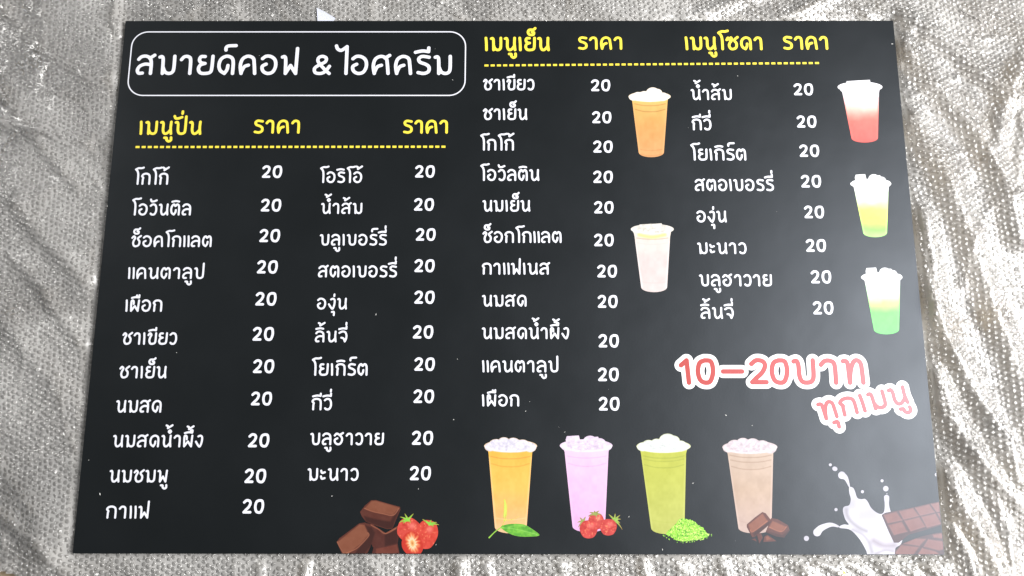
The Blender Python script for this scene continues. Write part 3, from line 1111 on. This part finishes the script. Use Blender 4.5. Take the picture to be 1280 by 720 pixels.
ICE_A = [(-.55, .75, .28), (-.25, .95, .24), (.1, .9, .26), (.45, .7, .28), (-.78, .35, .2), (.75, .35, .22), (.25, .7, .3)]
ICE_B = [(-.5, .95, -.28), (.15, 1.0, .26), (.5, .75, .25), (-.75, .35, .2), (.78, .35, .2), (.3, .85, -.2)]
ICE_C = [(-.55, .5, .25), (-.25, .6, .25), (.15, 1.0, .32), (.35, .85, .25), (.62, .45, .25), (-.78, .3, .2)]
ICE_F = [(-.3, .85, -.35), (.2, .95, -.3), (.5, .6, .25), (-.7, .3, .2)]
BR = (120, 80, 40)
cup("printed picture of a cup of iced brown milk tea", (785.7, 838.3, 120.7), 109.3, (790.2, 834.5, 126), (798.3, 829.9, 190.5, 196.5),
    [(0, (218, 178, 102)), (.5, (200, 148, 86)), (1, (206, 150, 98))], ICE_C, (240, 236, 240),
    [(9, 2.5, BR, .55), (16, 3, BR, .6), (66, 1.5, BR, .3), (72, 2, BR, .3)], 31)
cup("printed picture of a cup of white iced milk", (788.5, 842.2, 286.5), 279.6, (793.2, 837.6, 296), (801.4, 833.9, 359, 365.2),
    [(0, (212, 204, 194)), (.5, (200, 186, 184)), (1, (202, 188, 186))], ICE_F, (206, 203, 196),
    [(11, 1.6, BR, .45), (17, 2, (190, 180, 178), .7), (66, 1.2, (170, 160, 158), .4)], 32,
    extra=[(line([(799, 293.5), (815, 296.4), (831, 293.5)], 2.0), flat((222, 200, 118)), False, 1.5, .8)], edge=(232, 224, 224))
cup("printed picture of a cup of white and red soda", (1047, 1102.9, 108.8), 100.2, (1053, 1098.6, 116), (1064.2, 1097.4, 172.5, 178.2),
    [(0, (232, 230, 238)), (.24, (236, 220, 230)), (.40, (232, 184, 170)), (.60, (222, 104, 92)), (1, (216, 88, 80))], ICE_F, (240, 240, 246), [], 33)
cup("printed picture of a cup of white, yellow and light green soda", (1062.9, 1114, 229.8), 217.8, (1067.4, 1110.6, 234.6), (1079, 1108.8, 291, 296.5),
    [(0, (232, 234, 238)), (.26, (238, 240, 232)), (.48, (244, 240, 96)), (.66, (214, 238, 84)), (.86, (132, 216, 84)), (1, (164, 230, 120))], ICE_B, (240, 242, 244), [], 34)
cup("printed picture of a cup of white and bright green soda", (1076.3, 1128, 346.6), 334.6, (1081, 1125, 351.6), (1092.3, 1123.8, 412, 417.8),
    [(0, (232, 234, 238)), (.26, (232, 240, 222)), (.46, (186, 230, 110)), (.62, (104, 210, 90)), (1, (96, 208, 92))], ICE_B, (240, 242, 244), [], 35)
cup("printed picture of a cup of orange iced tea", (605.2, 671.3, 557.5), 546, (610.6, 665.2, 566), (618.5, 658.3, 659, 666.7),
    [(0, (222, 168, 66)), (.5, (228, 176, 86)), (.75, (224, 166, 100)), (1, (216, 176, 134))], ICE_A, (206, 202, 216),
    [(13, 3, (150, 90, 40), .5), (22, 4, (160, 110, 40), .5), (90, 2, (250, 220, 170), .4)], 36)
cup("printed picture of a cup of pink iced milk", (699.8, 765.6, 557), 544.6, (705.8, 760.6, 565), (715.6, 756.3, 658, 665.4),
    [(0, (214, 184, 212)), (1, (206, 160, 202))], ICE_B, (208, 194, 214),
    [(13, 2.5, (170, 130, 170), .5), (22, 4, (170, 130, 170), .5)], 37)
cup("printed picture of a cup of green matcha drink", (795.6, 863.3, 557.8), 542, (801.2, 857.6, 567), (813.8, 855.6, 660, 667.8),
    [(0, (170, 174, 62)), (1, (166, 170, 84))], ICE_C, (204, 208, 206),
    [(12, 3, (120, 130, 40), .6), (16, 3, (120, 130, 40), .5), (23, 4, (120, 130, 40), .55), (92, 3, (150, 160, 60), .4)], 38)
cup("printed picture of a cup of pale brown chocolate drink", (902.9, 971.6, 558.9), 546.7, (909.5, 966.5, 567), (922.9, 964.4, 660, 666.8),
    [(0, (178, 158, 142)), (.5, (170, 146, 126)), (1, (172, 150, 142))], ICE_A, (190, 178, 184),
    [(10, 3, (120, 90, 70), .65), (16, 3, (120, 90, 70), .6), (24, 4, (120, 90, 70), .6), (92, 3, (150, 120, 110), .4)], 39)

# leaf in front of the orange tea
leafp = poly_sdf([(626, 659), (633, 655.6), (644, 654.6), (655, 655.6), (664, 660.5), (674.3, 669), (660, 670.8), (646, 670), (634, 665.5)], True)
picture("leaf_picture", [
    (taper([(611.5, 672), (619, 664.5), (627, 659)], .9, .7), flat((140, 190, 70)), True),
    (taper([(627, 659), (632, 648), (633, 636), (630.5, 625)], .6, .9), flat((190, 205, 70)), True),
    (poly_sdf([(630.5, 624), (633.6, 632), (633, 641), (629.5, 648), (629.8, 636)], True), flat((196, 206, 90)), True),
    (taper([(630, 650), (640, 649.5), (648.5, 645.2)], .8, .3), flat((200, 205, 90)), True),
    (leafp, mottled((58, 130, 40), (120, 185, 60), 4, 71), True, .6),
    (line([(627, 659.5), (645, 661.5), (671, 668)], .35), flat((150, 205, 100)), False, .7, .8),
    (line([(636, 659), (646, 656.5), (656, 657.5)], .8), flat((150, 205, 90)), False, 1.6, .6),
], "printed green tea leaf in front of the orange tea cup", z=ZP2, step=.5)


def berry(cx, cy, rx, ry, a, seed, base=(206, 52, 42)):
    c_, s_ = math.cos(math.radians(a)), math.sin(math.radians(a))
    shape = [(-.62, -.86), (0, -1), (.62, -.86), (.98, -.3), (.94, .25), (.62, .82), (.2, 1), (-.2, 1), (-.62, .82), (-.94, .25), (-.98, -.3)]
    L = [(poly_sdf([(cx + rx * u_ * c_ - ry * v_ * s_, cy + rx * u_ * s_ + ry * v_ * c_) for u_, v_ in shape], True), mottled(base, [min(255, c + 34) for c in base], 5, seed), True, .6)]
    L.append((ell(cx + rx * .25, cy - ry * .35, rx * .28, ry * .22), flat((240, 150, 140)), False, 2.5, .55))
    r_ = np.random.default_rng(seed)
    for k in range(26):
        aa, rr = r_.random() * 6.28, math.sqrt(r_.random()) * .88
        L.append((ell(cx + rx * rr * math.cos(aa), cy + ry * rr * math.sin(aa), .5, .6), flat((238, 160, 110)), False, .6, .6))
    return L


def tuft(cx, cy, dirs, col, seed=0):
    return [(taper([(cx, cy), (cx + dx * .55, cy + dy * .5 - .6), (cx + dx, cy + dy)], 1.6, .25), mottled(col, [c + 30 for c in col], 2, seed), True, .5) for dx, dy in dirs]


picture("strawberry_picture", berry(745.2, 651.5, 9.6, 10.2, 0, 41, (160, 42, 36)) + tuft(744, 642.5, [(-9, 3), (-7, -2), (5, -4), (8, 1), (-1, -4), (2, 4)], (120, 132, 60)) +
        tuft(729, 652, [(-4, -5), (-7, 1), (3, -6), (-6, 7), (4, 2), (-2, 9)], (120, 138, 64), 2) + berry(735.8, 661.6, 11.2, 11.2, 0, 42, (166, 42, 36)) +
        tuft(768, 650, [(-7, -7), (1, -8), (7, -6), (7, 4), (10, 12), (-4, 4), (8, -1)], (120, 158, 58), 4) + berry(760.4, 659, 10.6, 10.2, 0, 43, (162, 40, 34)),
        "three small printed strawberries in front of the pink drink cup", z=ZP2, step=.45)

# matcha heap
heap = poly_sdf([(832, 668), (838, 661), (845.6, 653), (850, 649), (857, 648), (867, 651.5), (873, 656), (879, 659.5), (882, 665), (887, 669.5), (876, 674), (864, 676), (850, 676.5), (840, 672)], True)


def grainy(X, Y):
    n = vnoise(X / 1.1, Y / 1.1, 55)[..., None]
    return np.where(n > .74, np.array([70, 130, 30.]), np.where(n < .3, np.array([190, 225, 110.]), np.array([134, 196, 52.])))


hl = [(lambda X, Y: heap(X, Y) + 1.6 * (vnoise(X / 1.5, Y / 1.5, 57) - .4), grainy, True)]
for k in range(34):
    a_ = rng.random() * math.pi
    hl.append((ell(859 + 31 * math.cos(a_) * (0.85 + .2 * rng.random()), 667 + 9.5 * math.sin(a_) * (.9 + .35 * rng.random()), .5 + .5 * rng.random(), .5), grainy, True))
picture("matcha_powder_picture", hl, "printed heap of bright green powder beside the green drink cup", z=ZP2, step=.45)

CH_T, CH_S, CH_D, CH_L = (116, 66, 46), (78, 38, 28), (50, 24, 19), (182, 118, 88)


def choc(outline, top, top_c=CH_T, side_c=CH_S, seams=(), hl=(), sm=False):
    L = [(poly_sdf(outline, sm), mottled(side_c, [c + 10 for c in side_c], 6, 61), True, .5)]
    for s in seams: L.append((poly_sdf(s), flat(CH_D), False, 1.2, .75))
    if top: L.append((poly_sdf(top), mottled(top_c, [c + 12 for c in top_c], 9, 62), False, .8))
    for h in hl: L.append((line(h, .35), flat(CH_L), False, .7, .85))
    return L


# chocolate beside the brown drink
picture("chocolate_picture",
        choc([(964, 647.5), (972, 649), (985, 656.5), (987, 663), (980, 672), (970, 670.5), (957, 665)],
             [(965.5, 651), (983, 658.5), (976, 664.5), (961.5, 659)], seams=[[(957, 664), (978, 669), (986, 662), (987, 664), (980, 672), (970, 670.5)]], hl=[[(961.5, 659), (976, 664.5), (983, 658.5)]]) +
        choc([(933.5, 655.5), (944, 646.5), (953, 640), (957, 641.5), (964.8, 651.5), (958, 659), (943, 671.5), (940, 671.5), (933.6, 659)],
             [(935.5, 656), (953, 641.8), (959.6, 651.5), (941, 664.5), (938, 663.5)], seams=[[(941, 666), (961, 652), (964, 652), (958, 659), (943, 671)]], hl=[[(938, 662.5), (941.5, 664.5), (959, 651.5)]]) +
        choc([(946, 668), (951, 666), (953.5, 672), (949, 679.5)], None) +
        choc([(955, 671), (959, 668.5), (966, 673), (970.5, 676.5), (962, 677), (954, 677.5)], [(957, 671), (960, 670), (964, 674), (958, 675.5)], hl=[]) +
        choc([(939, 674), (944, 673), (946, 677)], None),
        "two printed chocolate chunks with crumbs in front of the pale brown drink cup", z=ZP2, step=.45)

# chocolate stack at the lower left middle
picture("chocolate_picture",
        choc([(463, 700), (467, 684), (480, 681), (497, 679), (501, 700)], [(470, 686), (496, 680.5), (498.5, 690), (470, 700)], (94, 44, 32), (70, 32, 24)) +
        choc([(459, 654), (466, 655.5), (482, 666.3), (498, 657), (499.5, 664), (497, 679.5), (482, 683.5), (478, 684), (466, 684), (460, 668)],
             [(463, 655.5), (468, 656), (482, 667), (498.5, 659), (498, 654), (488, 650)], (112, 60, 42), (72, 33, 25),
             seams=[[(481, 668), (498, 661), (497, 679), (481, 683)]], hl=[[(464, 656.5), (473, 661.5), (482, 667), (495, 660.5)]]) +
        choc([(420.8, 677.5), (424, 673), (449, 654.2), (456.5, 653), (465, 658), (469.5, 666), (466, 676), (462, 686), (455, 700), (431, 700)],
             [(422, 677.4), (449.5, 655.4), (455.5, 656), (461, 668.5), (451, 680), (437, 690.5), (430.5, 693)],
             seams=[[(451, 682), (461.6, 670), (457, 657), (465, 659), (469, 666), (464, 682), (452, 696), (440, 696)]],
             hl=[[(421.6, 677.5), (425.5, 685), (430, 692.6)], [(433, 691.6), (445, 686), (453, 679), (461, 669.6), (460, 666)]]) +
        choc([(450, 640), (456, 632), (463.8, 625.4), (470, 625), (485, 629.5), (500, 633.5), (500.6, 637), (490.6, 660.8), (484, 661.5), (470, 657), (457.4, 652.4), (452, 645)],
             [(455.8, 635.4), (464.5, 626), (470, 626), (499, 634.3), (491.5, 643.6), (478, 641.6), (466, 639)],
             seams=[[(455, 645), (470, 649), (488, 652), (491, 646), (499, 637), (490.6, 660), (484, 661), (457.4, 652)]],
             hl=[[(455.8, 635.6), (466, 639.4), (478, 642), (491.5, 644), (498.5, 635.6)]]),
        "printed stack of four brown chocolate cubes at the board's lower edge", z=ZP2, step=.45, clip=True)


def cut_face(X, Y):
    dx, dy = (X - 515.5) / 9.5, (Y - 679) / 13
    a = np.arctan2(dy, dx)
    r_ = np.hypot(dx * 1.25 - .25 * dy, dy) * (1 + .16 * np.sin(a * 13 + 3 * vnoise(X / 3, Y / 3, 7)) + .3 * (vnoise(a * 4 + 9, X * 0 + 3, 8) - .5))
    t = np.clip(r_, 0, 1.3)
    ts = [0, .22, .45, .8, 1.3]
    cs = [(176, 110, 60), (220, 160, 96), (226, 206, 170), (214, 120, 78), (182, 50, 36)]
    return np.stack([np.interp(t, ts, [c[k] for c in cs]) for k in range(3)], -1)


picture("strawberry_picture",
        berry(511.5, 662.5, 15.6, 14.6, 40, 44, (172, 48, 36)) +
        tuft(510, 650, [(-4, -8), (7, -8), (-10, -4), (-11, 3), (3, 3), (-6, 4)], (110, 178, 50), 6) +
        berry(533.5, 668, 13.6, 18, 12, 45, (178, 50, 36)) +
        tuft(537, 655, [(-9, -6), (2, -5), (9, -2), (12, 1), (5, 3)], (112, 178, 54), 8) +
        [(poly_sdf([(502.2, 677), (506, 668.5), (514, 664), (522, 668), (527, 676), (529, 684), (526.5, 691), (520, 695), (510, 693), (503.5, 686)], True), flat((182, 50, 36)), True, .6),
         (poly_sdf([(506, 676), (509, 668), (516, 664.5), (523, 669), (526, 678), (524, 687), (520.5, 691.5), (512, 688)], True), cut_face, False, 1.2)],
        "two whole printed strawberries and one cut strawberry beside the chocolate cubes", z=ZP2 + .0001, step=.45, clip=True)

# milk splash and chocolate bars, lower right
def milkc(X, Y):
    n = vnoise(X / 14 + 3, Y / 14, 81)[..., None]
    return np.array([158, 155, 165.]) + n * 34


splash = poly_sdf([(1061.5, 609), (1066, 609.6), (1068.6, 614), (1071.4, 622), (1076, 624), (1081, 623.6), (1084.6, 627), (1088, 633.5), (1092, 638), (1097.5, 641.6), (1102, 642.4),
                   (1105.2, 639), (1105.8, 630), (1105, 621), (1108, 618.6), (1111.4, 621), (1111.2, 630), (1113.6, 640), (1120, 650), (1128, 668), (1126, 680),
                   (1119, 686), (1119, 700), (1088, 700), (1083, 689), (1076.5, 677), (1069, 667.5), (1061, 661.5), (1050, 660), (1049.6, 657.6), (1055, 655.5), (1061, 655.8), (1056.5, 649),
                   (1053.6, 639), (1055, 633.6), (1061.4, 631.4), (1063.4, 624), (1061.6, 616)], True)
picture("milk_splash_picture", [
    (splash, milkc, True),
    (line([(1058, 637), (1059, 644), (1064, 652), (1074, 660), (1083, 664)], 1.6), flat((112, 106, 114)), False, 2.6, .75),
    (line([(1066, 662), (1078, 668), (1086, 678), (1090, 690)], 1.2), flat((116, 110, 118)), False, 2.4, .7),
    (line([(1092, 676), (1104, 682), (1118, 682)], 3.0), flat((118, 106, 116)), False, 4, .75),
    (line([(1095, 692), (1106, 688), (1116, 689)], 1.0), flat((116, 108, 116)), False, 2, .7),
    (taper([(1021.5, 665.4), (1026, 660.5), (1034.8, 656.6), (1041, 656), (1047.5, 658)], 5.0, 1.2), milkc, True),
    (ell(1008, 673, 3.2, 3.2), milkc, True), (ell(1045, 637, 2, 2), milkc, True), (ell(1037.9, 581, 1.9, 1.8), milkc, True),
    (ell(1043.5, 586, 3.3, 2.8, 20), milkc, True), (ell(1078, 614.6, 2, 2), milkc, True), (ell(1102.5, 601, 1.9, 1.9), milkc, True),
    (taper([(1052.2, 594), (1057.6, 598), (1061.8, 608.6)], 4.6, .7), milkc, True),
    (taper([(1107.2, 610.8), (1108.6, 617.2)], 3.4, .7), milkc, True),
    (ell(1171.2, 593.3, 2.7, 2.5), milkc, True),
    (taper([(1173.5, 604.5), (1174, 611), (1176.6, 622)], 1.8, .8), milkc, True),
], "printed splash of white milk with flying drops", step=.5, clip=True)

BT, BS, BG, BL = (98, 54, 45), (58, 30, 27), (74, 36, 32), (130, 84, 78)
S48 = lambda L: [(990 + a / 4.8, 560 + b_ / 4.8) for a, b_ in L]
bars = [(poly_sdf(S48([(770, 532), (870, 508), (940, 506), (935, 680), (612, 680), (618, 615), (655, 575)])), flat(BS), True)]
for q4 in ([(672, 572), (738, 543), (805, 546), (765, 586)], [(845, 520), (920, 508), (940, 550), (852, 536)],
           [(625, 620), (655, 582), (762, 594), (722, 648), (622, 640)], [(818, 548), (925, 562), (925, 602), (882, 616), (792, 592)],
           [(782, 600), (862, 620), (905, 655), (745, 655)]):
    s = S48(q4)
    bars.append((poly_sdf(s), mottled(BT, [c + 14 for c in BT], 8, 91), False, .8))
    bars.append((line([s[-1], s[0]], .35, False), flat(BL), False, .8, .6))
picture("chocolate_bar_picture", bars, "printed lower slab of chocolate cut off by the board's corner", z=ZP2, step=.5, clip=True)
bars = [(poly_sdf(S48([(538, 402), (560, 388), (630, 375), (730, 355), (835, 330), (930, 312), (930, 452), (800, 492), (700, 520), (640, 568), (612, 568), (580, 500)])), flat(BS), True)]
for q4 in ([(552, 402), (625, 382), (660, 432), (575, 450)], [(645, 380), (725, 360), (760, 406), (670, 428)],
           [(740, 358), (822, 338), (855, 384), (770, 404)], [(835, 336), (925, 316), (925, 372), (868, 382)],
           [(580, 462), (658, 442), (690, 500), (612, 520)], [(676, 436), (763, 415), (798, 470), (712, 498)],
           [(777, 412), (860, 393), (893, 453), (810, 476)], [(874, 392), (925, 380), (925, 446), (908, 450)]):
    s = S48(q4)
    bars.append((poly_sdf(s), mottled(BT, [c + 14 for c in BT], 8, 92), False, .8))
    bars.append((line([s[0], s[3], s[2]], .35, False), flat(BL), False, .8, .8))
picture("chocolate_bar_picture", bars, "printed upper slab of chocolate with two rows of squares", z=ZP2 + .0001, step=.5, clip=True)

# dust specks that have settled on the vinyl
sv, sf = [], []
spots = [(470, 393, .8), (572, 449, .5), (567, 524.5, .7), (125, 617.5, 1.2), (111, 575, .5), (907, 519, .9), (922, 95, .6), (1115, 55, .8),
         (706, 540, .5), (657, 514, .6), (662, 502, .4), (786, 646, .6), (866, 604, .7), (415, 620, .6), (523, 611, .6), (545, 681, .5), (940, 532, .5), (828, 687, .8)]
for k in range(10):
    spots.append((130 + 1010 * rng.random(), 40 + 640 * rng.random(), .22 + .3 * rng.random() ** 2))
for (px, py, rr) in spots:
    p = B(px, py)
    n0 = len(sv)
    st_ = rng.random() * 6.28
    for k in range(6):
        a_ = st_ + k * math.pi / 3
        r2 = rr / 850 * (.7 + .6 * rng.random()) * (1.7 if k % 3 == 0 else .7)
        sv.append((p[0] + r2 * math.cos(a_), p[1] + r2 * math.sin(a_), 0))
    sv.append((p[0], p[1], rr / 1700))
    sf += [(n0 + k, n0 + (k + 1) % 6, n0 + 6) for k in range(6)]
o = link_mesh("dust_specks", sv, sf, M_core, board, loc=(0, 0, ZP2 + .0002))
tag(o, None, None, 'stuff')

# ================================================================== small loose things
M_paper, nt, b, out = mat("white_paper")
b.inputs['Base Color'].default_value = (*lin((222, 226, 240)), 1)
b.inputs['Roughness'].default_value = 0.35
n = nd(nt, 'ShaderNodeTexNoise')
n.inputs['Scale'].default_value = 90
bu = nd(nt, 'ShaderNodeBump')
bu.inputs['Distance'].default_value = 0.0004
nt.links.new(n.outputs['Fac'], bu.inputs['Height'])
nt.links.new(bu.outputs['Normal'], b.inputs['Normal'])
corner = [B(x, y, .008) for x, y in ((396, 9.8), (408, 15.8), (419, 22.5), (415.5, 27.5), (413, 40), (397, 40))]
zc = [.0085, .0082, .0080, .0065, .0045, .0045]
vs = [(p[0], p[1], z) for p, z in zip(corner, zc)] + [(p[0], p[1], z - .0008) for p, z in zip(corner, zc)]
fs = [(5, 4, 3, 2, 1, 0), (6, 7, 8, 9, 10, 11)] + [(i, (i + 1) % 6, 6 + (i + 1) % 6, 6 + i) for i in range(6)]
o = link_mesh("paper_scrap", vs, fs, M_paper)
tag(o, "small white triangular scrap poking out from under the top edge of the menu board", "scrap")

M_yel, nt, b, out = mat("yellow_petal")
b.inputs['Base Color'].default_value = (*lin((226, 196, 60)), 1)
b.inputs['Roughness'].default_value = 0.5
pc = B(1049, 718, .006)
vs, fs = [], []
for k in range(10):
    a_ = k * math.tau / 10
    vs.append((pc[0] + .0085 * math.cos(a_), pc[1] + .006 * math.sin(a_), .0085 + .0012 * math.sin(3 * a_)))
vs.append((pc[0], pc[1], .0098))
vs.append((pc[0], pc[1], .0072))
fs = [(k, (k + 1) % 10, 10) for k in range(10)] + [((k + 1) % 10, k, 11) for k in range(10)]
o = link_mesh("yellow_petal", vs, fs, M_yel, smooth=True)
tag(o, "tiny yellow petal on the bubble wrap below the board's lower right corner", "petal")

# one dark hair on the wrap, upper right
hp = spline([(1198, 14), (1202, 18), (1210, 22), (1218, 26.5), (1223, 30.5)])
hv, hf = [], []
for k, (x, y) in enumerate(hp):
    p = B(x, y, .008)
    zz = float(wrap_height(np.array([[p[0]]]), np.array([[p[1]]]))[0, 0]) + .0032
    for a_ in range(5):
        hv.append((p[0] + .0004 * math.cos(a_ * 1.2566), p[1] + .0004 * math.cos(a_ * 1.2566), zz + .0004 * math.sin(a_ * 1.2566)))
    if k: hf += [(5 * k - 5 + a_, 5 * k - 5 + (a_ + 1) % 5, 5 * k + (a_ + 1) % 5, 5 * k + a_) for a_ in range(5)]
M_hair, nt, b, out = mat("dark_fibre")
b.inputs['Base Color'].default_value = (.05, .04, .035, 1)
o = link_mesh("hair", hv, hf, M_hair, smooth=True)
tag(o, "single thin dark hair lying on the bubble wrap right of the board's top right corner", "hair")
